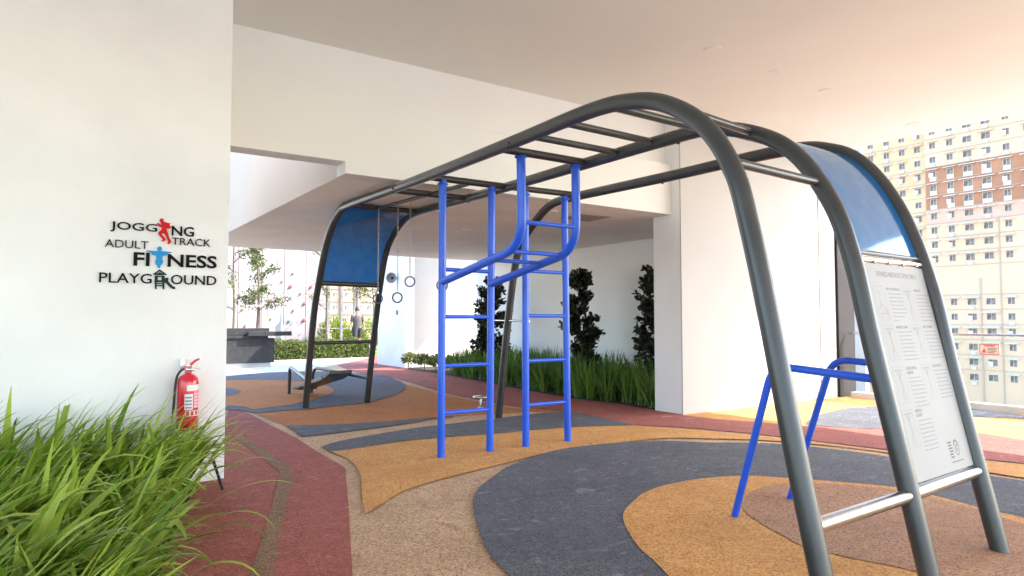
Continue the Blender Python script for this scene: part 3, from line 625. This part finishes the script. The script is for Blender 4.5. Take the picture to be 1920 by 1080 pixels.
# back bed
bed = [(7.71,7.36),(7.78,8.3),(7.64,9.27),(7.73,10.45),(7.87,11.86),(8.1,13.7),(8.4,15.95),(8.3,17.4),(8.6,18.05),(9.7,18.05),(9.7,7.42),(7.74,7.42)]
st('soil_bed', M().poly([(x, y, .016) for x, y in reversed(bed)]), SOIL)
def bed_x(y):
    P = bed[:8]
    for (x0, ya), (x1, yb) in zip(P, P[1:]):
        if ya <= y <= yb: return x0+(x1-x0)*(y-ya)/(yb-ya)
    return P[-1][0]
clumps = []
r2 = random.Random(3); protos = []
for k in range(5):
    m = M()
    for j in range(46):
        a = r2.uniform(0, 6.283); blade(m, (r2.gauss(0,.05), r2.gauss(0,.05), 0), a, r2.uniform(.02,.55), r2.uniform(.5,.88), r2.uniform(.026,.046), r2.uniform(.1,.9), 6, r2.uniform(-.4,.4))
    me = bpy.data.meshes.new('iris_clump'); me.from_pydata(m.v, [], m.f); me.polygons.foreach_set('use_smooth', m.sm); me.materials.append(L_BACK); protos.append(me)
ORD = 'first second third fourth fifth sixth seventh eighth ninth tenth eleventh twelfth thirteenth fourteenth fifteenth sixteenth seventeenth eighteenth nineteenth twentieth twenty-first twenty-second twenty-third'.split()
y = 7.55; idx = 0; cnts = [0, 0, 0]
while y < 15.2:
    for row in range(3):
        x = bed_x(y)+.20+row*.50+r2.uniform(-.06,.06)
        if x > 9.5: continue
        o = bpy.data.objects.new('iris_clump', protos[idx % 5]); COL.objects.link(o); idx += 1
        o.location = (x, y+r2.uniform(-.1,.1)+(.12 if row % 2 else 0), .016); o.rotation_euler.z = r2.uniform(0, 6.28); s_ = r2.uniform(.88,1.08)*(1 if row else .95); o.scale = (s_,)*3
        rn = ('front', 'middle', 'back')[row]; cnts[row] += 1
        tag(o, '%s sword leaved clump from the square white column, %s row of the bed' % (ORD[cnts[row]-1], rn), 'plant', 'sword leaved clumps in the %s row of the bed' % rn)
    y += .36
# low pale round shrubs at the far end
for i in range(9):
    yy = 14.9+.40*i; xx = bed_x(min(yy, 17.3))+.22+(.0 if i % 2 else .12)
    m = M()
    for k in range(260):
        d = rv(r2); d.z = abs(d.z); p = V((0,0,.16))+V((d.x*.19, d.y*.19, d.z*.26))*r2.uniform(.6,1)
        leaf(m, p, (d+rv(r2)*.6), rv(r2), .075, .05)
    m.v = [(x_*1, y_*1, z_) for x_, y_, z_ in m.v]
    t = thing('low_shrub', (xx, yy, .016), '%s low rounded pale green shrub counting from the left blue ladder' % ORD[i], 'shrub', 'low rounded shrubs at the far end of the bed')
    o = obj('foliage', m, L_LOW, t, local=True); o.rotation_euler.z = i
    obj('stem', M().tube([(0,0,0),(0,0,.2)], .015, 6), BARK, t, local=True)
# dark ficus columns
def ficus(x, y, ztop, rad, label, seed, n):
    r3 = random.Random(seed); t = thing('column_shrub', (x, y, 0), label, 'shrub', 'dark column shrubs against the white wall')
    m = M()
    tiers = []
    for k in range(70):
        z = .5+(ztop-.5)*r3.random(); a = r3.uniform(0, 6.28); rr = rad*(.35+.75*r3.random())*(1.0 if z < ztop*.8 else .65)
        tiers.append((V((0,0,z-.18)), V((rr*math.cos(a), rr*math.sin(a), z))))
    for a_, b_ in tiers:
        for k in range(n//70):
            q = a_.lerp(b_, r3.uniform(.25,1.0)); d = (b_-a_).normalized()+rv(r3)*.9
            leaf(m, q+rv(r3)*.05, d, rv(r3), r3.uniform(.07,.11), r3.uniform(.045,.06))
    obj('foliage', m, L_FIC, t, local=True)
    s = M().tube([(0,0,0),(.02,.01,ztop*.5),(0,.02,ztop*.95)], [.028,.02,.008], 8)
    for a_, b_ in tiers[::3]: s.tube([a_, b_], [.007,.003], 5)
    obj('stem', s, BARK, t, local=True)
ficus(8.62, 13.6, 2.42, .50, 'dark leaved column shrub seen through the left blue ladder', 1, 3300)
ficus(8.62, 10.3, 2.34, .40, 'dark leaved column shrub seen through the right blue ladder', 2, 4000)
ficus(8.62, 8.22, 2.33, .36, 'dark leaved column shrub beside the square white column', 3, 3000)

# ------------------------------------------------------------------ garden at the left
pb = thing('planter_box', (4.5, 21.4, 0), 'dark granite planter box with overhanging ledge at the left opening', 'planter')
obj('body', M().box((1.5,20.75,.13), (5.50,22.4,.86)), PLBOX, pb, bevel=.01); obj('plinth', M().box((1.4,20.85,0), (5.42,22.3,.13)), CONC, pb)
obj('ledge', M().box((1.5,20.70,.86), (5.30,22.4,.93)).box((1.5,20.78,.93), (5.35,20.95,1.16)).box((4.7,20.55,.93), (5.95,20.75,1.06)), PLBOX, pb, bevel=.008)
obj('soil', M().box((1.6,20.95,.95), (5.3,22.3,1.05)), SOIL, pb)
def tree(x, y, z0, h, label, seed, crown, n, mt=L_TREE, lean=(0,0), r0=.05, limbs=9, first=.35, lsize=.085, group=None):
    r3 = random.Random(seed); t = thing('tree', (x, y, z0), label, 'tree', group)
    s = M(); top = V((lean[0], lean[1], h)); sp_ = spline([(0,0,0),(lean[0]*.2+.03,lean[1]*.2,h*.35),(lean[0]*.6-.03,lean[1]*.6,h*.7),top], 5)
    s.tube(sp_, [r0*(1-.75*i/(len(sp_)-1)) for i in range(len(sp_))], 10); cl = M()
    for k in range(limbs):
        f = first+(1-first)*k/(limbs-1) if limbs > 1 else .9
        b = sp_[int(f*(len(sp_)-1))]; a = r3.uniform(0, 6.28) if k else 2.2
        L_ = crown*(.6+.6*r3.random())*(1.1-.5*f); e = b+V((math.cos(a)*L_, math.sin(a)*L_, L_*r3.uniform(.2,.8)))
        mid = b.lerp(e, .5)+V((0,0,.06)); lp = spline([b, mid, e], 4); s.tube(lp, [r0*.38*(1-.8*i/(len(lp)-1)) for i in range(len(lp))], 6)
        for j in range(n//limbs):
            q = lp[r3.randint(3, len(lp)-1)]+rv(r3)*crown*.34*r3.random()
            d = V((r3.gauss(0,1), r3.gauss(0,1), r3.gauss(-.5,.6))); leaf(cl, q, d, rv(r3), lsize*r3.uniform(.7,1.3), lsize*.36)
    obj('trunk', s, BARK, t, local=True); obj('crown', cl, mt, t, local=True); return t
tree(5.2, 21.6, 1.05, 3.3, 'slender leafy tree staked in the dark planter box', 21, .85, 2300, first=.2, limbs=14, lsize=.105)
tree(5.45, 26.2, 0, 5.0, 'thin tree behind the planter box, next to the wall edge', 22, .8, 1400, first=.36, limbs=10, r0=.07)
tree(9.2, 27.0, 0, 5.0, 'leafy tree partly hidden behind the far left frame leg', 23, .8, 1500, first=.36, limbs=10)
tree(11.4, 27.4, .1, 3.9, 'tree whose low leaves hang over the far gap under the shade panel', 24, 1.5, 2600, first=.55, limbs=14, lsize=.10)
tree(6.7, 27.6, 0, 5.2, 'small tree with hanging twigs at the soffit edge', 25, .7, 350, first=.62, limbs=6, r0=.035)
tk = thing('tree_stake_frame', (5.2, 21.5, 1.05), 'square white stake frame around the planter tree', 'tree stake')
wm = mat('white painted wood', (.7,.62,.6), .6); xa = ony(463,575,21.5).x; xb = ony(502,575,21.5).x
obj('stake', M().box((xa-.02,21.48,1.05), (xa+.02,21.52,1.82)), wm, tk); obj('stake', M().box((xb-.02,21.48,1.05), (xb+.02,21.52,1.82)), wm, tk)
obj('crossbar', M().box((xa-.03,21.46,1.821), (xb+.03,21.50,1.86)), wm, tk)
def hedge(name, x0, x1, y0, y1, z0, z1, n, mt, label, seed, lump=.0, L_=.07, cat='hedge', group=None):
    r3 = random.Random(seed); m = M()
    t = thing(name, ((x0+x1)/2, (y0+y1)/2, z0), label, cat, group)
    for k in range(n):
        x = r3.uniform(x0, x1); q = r3.random()
        zt_ = z1*(1+lump*math.sin(x*5.1+seed))+.05*math.sin(x*9)
        if q < .55: p = V((x, y0+r3.uniform(-.06,.18), z0+(zt_-z0)*r3.random()))
        else: p = V((x, r3.uniform(y0, y1), zt_+r3.uniform(-.12,.05)))
        leaf(m, p, V((r3.gauss(0,.7), r3.gauss(-.4,.6), r3.gauss(.5,.7))), rv(r3), L_*r3.uniform(.7,1.4), L_*.5)
    obj('foliage', m, mt, t)
    s = M(); k = x0+.15
    while k < x1: s.tube([(k, (y0+y1)/2, z0), (k+.04, (y0+y1)/2, z0+(z1-z0)*.8)], .012, 5); k += .35
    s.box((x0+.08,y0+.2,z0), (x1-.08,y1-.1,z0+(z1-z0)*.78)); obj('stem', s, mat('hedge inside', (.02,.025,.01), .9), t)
hedge('hedge', 5.3, 10.0, 24.0, 24.7, 0, .60, 9000, L_HEDGE, 'low clipped hedge beyond the pale paving at the left opening', 5, .08, .075)
st('lawn', M().box((2,24.75,-.02), (12.1,45,.14)), vary(mat('lawn', (.12,.2,.04), .9), (.08,.14,.03), (.2,.28,.07), 5, 6))
for k, (px, d_, w_, hgt, lb) in enumerate([(628,29.5,1.5,1.45,'bright yellow green bush left of the walking man'),(700,29.0,1.9,1.40,'bright yellow green bush right of the walking man'),(655,30.5,1.6,1.05,'dull green low bush behind the walking man'),(716,27.5,.8,1.2,'darker green bush against the white column edge')]):
    p = ony(px, 600, d_); r3 = random.Random(60+k); t = thing('bush', (p.x, d_, .14), lb, 'bush', None); m = M()
    for j in range(1500):
        d = rv(r3); d.z = abs(d.z)**.7; q = V((d.x*w_*.5, d.y*.45, .1+d.z*(hgt-.2)))*r3.uniform(.65,1.05)
        leaf(m, q, d+rv(r3)*.7, rv(r3), .12, .045)
    obj('foliage', m, L_YEL if k < 2 else L_HEDGE, t, local=True); obj('stem', M().tube([(0,0,0),(0,0,hgt*.6)], .03, 6), BARK, t, local=True)
# climbing wall
cw = thing('climbing_wall', (8, 30.3, 0), 'pale pink climbing wall with coloured holds behind the hedge', 'climbing wall')
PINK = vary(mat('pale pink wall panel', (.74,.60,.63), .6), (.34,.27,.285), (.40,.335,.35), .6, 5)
xl = ony(400,600,30.3).x; xr = ony(612,600,30.3).x
n_ = 5
for k in range(n_):
    a = xl+(xr-xl)*k/n_; b = xl+(xr-xl)*(k+1)/n_
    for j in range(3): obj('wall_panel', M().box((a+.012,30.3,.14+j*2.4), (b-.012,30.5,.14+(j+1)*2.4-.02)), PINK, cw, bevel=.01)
HM = {'r': mat('red hold', (.42,.12,.15), .5), 't': mat('teal hold', (.18,.26,.25), .5), 'y': mat('yellow hold', (.34,.25,.09), .5), 'g': mat('grey hold', (.2,.18,.185), .5)}
for px, py, cc, s_ in [(545,537,'r',1.1),(583,538,'r',1),(545,558,'t',1),(571,569,'r',1.1),(550,582,'y',.8),(570,600,'r',1.1),(542,602,'t',1),(563,551,'g',.8),(549,513,'g',.8),(426,575,'t',1),(455,580,'y',.9),(507,598,'y',.8),(460,611,'r',.8),(478,558,'r',1.2),(508,563,'r',.9),(585,590,'y',.7),(529,528,'t',.7),(596,560,'r',.7)]:
    p = ony(px, py, 30.3); m = M(); r3 = random.Random(px)
    m.lathe([(.125*s_,0),(.115*s_,.05),(.07*s_,.09),(0,.10)], (0,0,0), (0,-1,0), 9)
    a = r3.uniform(0,3)
    m.v = [((x*math.cos(.6)+z*math.sin(.6)*.3)*.9+p.x, y+p.y, z*.75+x*.3+p.z) for x, y, z in m.v]
    obj('hold', m, HM[cc], cw)
p0 = ony(528,600,27.5)
tag(obj('tapered_post', M().lathe([(.13,0),(.02,2.0),(0,2.02)], (p0.x,27.5,.14), n=10), mat('grey post', (.35,.33,.35), .6)), 'thin grey tapering post in front of the climbing wall', 'post')
# fence posts with glass
fe = thing('garden_fence', (11, 28, .14), 'pale post and glass fence around the garden edge', 'fence')
fp = mat('pale fence post', (.32,.27,.28), .6)
for px in (616, 640, 664, 705):
    p = ony(px, 600, 28.3); obj('post', M().box((p.x-.045,28.25,.14), (p.x+.045,28.35,3.4)), fp, fe)
xa = ony(596,600,28.3).x; xb = ony(716,600,28.3).x
obj('rail', M().box((xa,28.27,1.02), (xb,28.33,1.06)), fp, fe); obj('rail', M().box((xa,28.28,.30), (xb,28.32,.33)), fp, fe)
p0 = ony(617,560,29)
tag(obj('brown_post', M().box((p0.x-.10,29,.14), (p0.x+.04,29.15,3.2)), mat('brown wood', (.16,.09,.07), .7)), 'brown post at the right edge of the climbing wall', 'post')

# walking man
def person():
    t = thing('person', (0,0,0), 'man walking away in grey shirt and dark shorts beyond the hedge', 'person')
    SK = mat('skin', (.42,.24,.16), .6); SH = mat('grey shirt', (.10,.085,.083), .85); SR = mat('dark shorts', (.03,.028,.03), .8); HR = mat('dark hair', (.02,.017,.015), .6); SHOE = mat('pale shoes', (.5,.5,.5), .7)
    J = dict(pel=(0,0,.95,.13),wa=(0,0,1.08,.125),ch=(0,.01,1.30,.145),ne=(0,0,1.47,.06),hd=(0,-.01,1.56,.075),ht=(0,-.01,1.70,.085),
        sl=(-.17,0,1.40,.065),el=(-.25,.03,1.13,.045),wl=(-.28,-.06,.90,.032),hl=(-.28,-.08,.82,.035),
        sr=(.17,0,1.40,.065),er=(.26,.06,1.13,.045),wr=(.30,.02,.90,.032),hr=(.30,.0,.82,.035),
        l1=(-.09,0,.88,.10),l2=(-.10,-.08,.50,.062),l3=(-.10,.06,.10,.042),l4=(-.10,-.08,.04,.04),
        r1=(.09,0,.88,.10),r2=(.10,.08,.50,.062),r3=(.10,.10,.09,.042),r4=(.10,.22,.04,.04))
    E_ = [('pel','wa'),('wa','ch'),('ch','ne'),('ne','hd'),('hd','ht'),('ch','sl'),('sl','el'),('el','wl'),('wl','hl'),('ch','sr'),('sr','er'),('er','wr'),('wr','hr'),('pel','l1'),('l1','l2'),('l2','l3'),('l3','l4'),('pel','r1'),('r1','r2'),('r2','r3'),('r3','r4')]
    ks = list(J); me = bpy.data.meshes.new('body'); me.from_pydata([J[k][:3] for k in ks], [(ks.index(a), ks.index(b)) for a, b in E_], [])
    o = bpy.data.objects.new('body', me); COL.objects.link(o); o.parent = t; me.materials.append(SK)
    s = o.modifiers.new('skin', 'SKIN'); me.skin_vertices.new() if not me.skin_vertices else None
    for k, v in zip(ks, me.skin_vertices[0].data): v.radius = (J[k][3]*.95, J[k][3]*.85)
    me.skin_vertices[0].data[0].use_root = True
    o.modifiers.new('sub', 'SUBSURF').levels = 2; o.modifiers['sub'].render_levels = 2; s.use_smooth_shade = True
    def T(*k, g=.02): return [V(J[a][:3]) for a in k], [J[a][3]+g for a in k]
    m = M(); m.lathe([(.15,.92),(.165,1.05),(.175,1.25),(.185,1.36),(.13,1.43),(.07,1.47)], n=18)
    m.v = [(x, y*.72, z) for x, y, z in m.v]
    for a, b in (('sl','el'),('sr','er')):
        A_, B_ = V(J[a][:3]), V(J[b][:3]); m.tube([A_+V((0,0,.02)), A_.lerp(B_, .75)], [.085,.07], 12)
    obj('shirt', m, SH, t, local=True)
    m = M()
    for a, b in (('l1','l2'),('r1','r2')): A_, B_ = V(J[a][:3]), V(J[b][:3]); m.tube([A_+V((0,0,.08)), A_.lerp(B_, .85)], [.125,.095], 12)
    obj('shorts', m, SR, t, local=True)
    m = M().lathe([(0,.125),(.05,.115),(.085,.06),(.092,0),(.08,-.05),(.05,-.075)], (0,.02,1.66), (0,.25,1), 16); obj('hair', m, HR, t, local=True)
    for a, b in (('l3','l4'),('r3','r4')):
        A_, B_ = V(J[a][:3]), V(J[b][:3]); obj('shoe', M().tube([V((A_.x,min(A_.y,B_.y)-.04,.05)), V((A_.x,A_.y,.055)), V((A_.x,max(A_.y,B_.y)+.05,.035))], [.04,.05,.035], 10), SHOE, t, local=True)
    return t
man = person(); p = ony(670, 600, 26.2); man.location = (p.x, 26.2, .14); man.rotation_euler.z = -.2

# ------------------------------------------------------------------ far apartments
CREAM = vary(mat('cream render', (.70,.58,.40), .85), (.64,.465,.31), (.70,.52,.36), .12, 6)
CREAM2 = vary(mat('yellow cream render', (.66,.55,.36), .85), (.62,.45,.27), (.68,.51,.32), .12, 6)
TERR = vary(mat('terracotta render', (.42,.21,.12), .85), (.37,.175,.10), (.46,.235,.14), .15, 6)
SALM = vary(mat('salmon render', (.66,.42,.32), .85), (.60,.38,.29), (.70,.46,.35), .15, 6)
WIN = vary(mat('dull window glass', (.09,.075,.07), .6), (.08,.068,.06), (.24,.205,.18), .8, 3); WFR = mat('pale window frame', (.6,.56,.5), .6); AWN = mat('white awning', (.72,.68,.60), .7); ACM = mat('white aircon casing', (.65,.62,.57), .6); GRL = mat('dark grille', (.12,.11,.11), .6)
def make_window(w_, hgt, style):
    """faces -x at origin; children awning / aircon"""
    m = M()
    for a, b in (((-w_/2,-hgt/2),(w_/2,-hgt/2+.06)),((-w_/2,hgt/2-.06),(w_/2,hgt/2)),((-w_/2,-hgt/2+.06),(-w_/2+.06,hgt/2-.06)),((w_/2-.06,-hgt/2+.06),(w_/2,hgt/2-.06)),((-.025,-hgt/2+.06),(.025,hgt/2-.06))):
        m.box((-.07,a[0],a[1]), (.03,b[0],b[1]))
    pn = M().box((-.03,-w_/2+.06,-hgt/2+.06), (.0,w_/2-.06,hgt/2-.06)); ch = [('pane', pn, WIN)]
    if style & 1: ch.append(('awning', M().prism([(-.03,-w_*.9,hgt/2+.34),(-.03,w_*.9,hgt/2+.34),(-.75,w_*.9,hgt/2+.10),(-.75,-w_*.9,hgt/2+.10)], (0,0,.07)), AWN))
    if style & 2: ch.append(('aircon', M().box((-.45,-.42,-hgt/2-.80), (-.03,.30,-hgt/2-.22)).lathe([(.20,0),(.20,.02),(0,.02)], (-.45,-.1,-hgt/2-.5), (-1,0,0), 12), ACM))
    if style & 4: ch.append(('aircon', M().box((-.45,-.1,-hgt/2-.1), (-.08,.6,hgt*.15)), ACM))
    if style & 8: ch.append(('grille', M().box((-.5,-w_*.7,-hgt/2-.3), (-.45,w_*.7,hgt/2+.1)), GRL))
    return m, ch
wl = {}
def place_window(par, y, z, w_, style, x=140, rz=0, key='a'):
    k = (w_, style)
    if k not in wl:
        m, ch = make_window(w_, 1.25, style); f_ = obj('window', m, WFR, None, local=True); kids = [obj(nm, mm, mt, None, local=True) for nm, mm, mt in ch]
        wl[k] = (f_.data, [(c.name.split('.')[0], c.data) for c in kids])
        for c in kids+[f_]: bpy.data.objects.remove(c)
    fd, kd = wl[k]
    o = bpy.data.objects.new('window', fd); COL.objects.link(o); o.parent = par; o.location = Vector((x, y, z))-par.location; o.rotation_euler.z = rz
    for nm, d in kd:
        c = bpy.data.objects.new(nm, d); COL.objects.link(c); c.parent = o
ab = thing('apartment_block', (140, 50, -26), 'tall cream apartment block with a terracotta band of storeys beyond the glass railing', 'apartment block')
YR = 62.3; YL = 24.0
def wallseg(z0, z1, mt, par=ab, ya=YL, yb=YR, x=140, proud=0): obj('wall', M().box((x-proud,ya,z0), (x+12,yb,z1)), mt, par)
wallseg(-26, 19.75, CREAM); wallseg(19.75, 22.6, SALM); wallseg(22.6, 31.0, TERR); wallseg(31.0, 47, CREAM)
rr_ = random.Random(9)
cols_y = [60.9, 57.87, 54.9, 51.85, 48.7, 45.5, 42.6, 39.6]
def zrow(k): return 32.38+2.76*(2-k)   # k=0 top
cnt = 0
for k in range(18):
    z = zrow(k)
    if k in (10, 11) or z > 39: continue
    for c_, y in enumerate(cols_y[:6]):
        if cnt >= 96: break
        if k == 0 and c_ == 5: continue
        s_ = rr_.choice((0,1,1,1,3,3,5,1,4,2,1))
        if 3 <= k <= 9: s_ |= 1
        place_window(ab, y, z, 1.55 if c_ in (2, 3) else 1.15, s_); cnt += 1
    if k:
        pass
lg = M()
for z in [zrow(k)-1.5 for k in range(0, 17) if k not in (10,)]: lg.box((139.9,YL,z), (139.99,YR,z+.10))
obj('storey_band', lg, mat('weathered band', (.45,.38,.30), .9), ab)
INF = mat('white infill', (.72,.68,.60), .8)
for z in [zrow(k) for k in (3,4,5)]:
    for c_, y in enumerate(cols_y[:6]): w_ = 1.55 if c_ in (2, 3) else 1.15; obj('infill_panel', M().box((139.93,y-w_/2,z-1.38), (139.985,y+w_/2,z-.64)), INF, ab)
mm = M()
for k in range(3, 10):
    for c_, y in enumerate(cols_y):
        if rr_.random() < .8: mm.prism([(139.9,y-1.4,zrow(k)-1.12),(139.9,y+1.4,zrow(k)-1.12),(139.2,y+1.4,zrow(k)-1.35),(139.2,y-1.4,zrow(k)-1.35)], (0,0,.08))
mm2 = M()
for y in (50.2, 41.2): mm2.tube([(139.85,y,-20),(139.85,y,20)], .08, 6)
mm2.tube([(139.85,53.4,-26),(139.85,53.4,9)], .10, 6)
obj('drain_pipe', mm2, mat('pipe', (.45,.40,.33), .7), ab)
ab2 = thing('apartment_block', (140, 68, -26), 'pale yellow apartment block left of the terracotta banded one', 'apartment block')
obj('wall', M().box((140.6,YR+.02,-26), (152,74.6,47)), CREAM2, ab2)
for k in range(0, 14):
    z = 35.03+2.76*(1-k)-.0
    for y in (73.1, 69.85, 66.85, 63.95):
        if z < 8: continue
        place_window(ab2, y, z, 1.2, rr_.choice((1,1,3,5,1,0)), x=140.6)
lg = M()
for k in range(16): lg.box((140.5,YR+.02,35.03-1.5-2.76*(k-1)), (140.59,74.6,35.03-1.4-2.76*(k-1)))
obj('storey_band', lg, mat('weathered yellow band', (.50,.42,.30), .9), ab2)
ab3 = thing('apartment_block', (210, 115, -26), 'faint grey block at the far edge beyond the shade panel', 'apartment block')
obj('wall', M().box((210,112.5,-26), (225,135,56)), vary(mat('grey render', (.42,.42,.42), .9), (.36,.35,.34), (.42,.41,.40), .1, 4), ab3)
for k in range(8):
    for j in range(3): place_window(ab3, 115+3.4*j, 52-2.9*k, 1.3, 1, x=210)
# left far block seen under the shade panel, facing -y
ab4 = thing('apartment_block', (50, 142, -26), 'pale yellow block with small paired windows seen under the far shade panel', 'apartment block')
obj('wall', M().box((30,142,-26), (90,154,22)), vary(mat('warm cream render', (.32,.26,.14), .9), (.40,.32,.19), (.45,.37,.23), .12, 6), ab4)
for k in range(6):
    for px in (606, 628, 650, 671, 692, 712):
        pq = ony(px, 577, 142)
        if k < 5: place_window(ab4, 142, 4.05+2.75*(3-k)-0, 1.15, 0, x=pq.x, rz=math.pi/2)
mm = M()
for px in (639, 672): pq = ony(px, 577, 142); mm.box((pq.x-.35,141.6,-26), (pq.x+.35,141.99,22))
obj('pilaster', mm, mat('pink pilaster', (.30,.19,.18), .8), ab4)
mm = M()
for k in range(9): mm.box((30,141.75,2.6+2.75*(4-k)), (90,141.98,2.75+2.75*(4-k)))
obj('storey_band', mm, mat('grey band', (.22,.2,.18), .9), ab4)
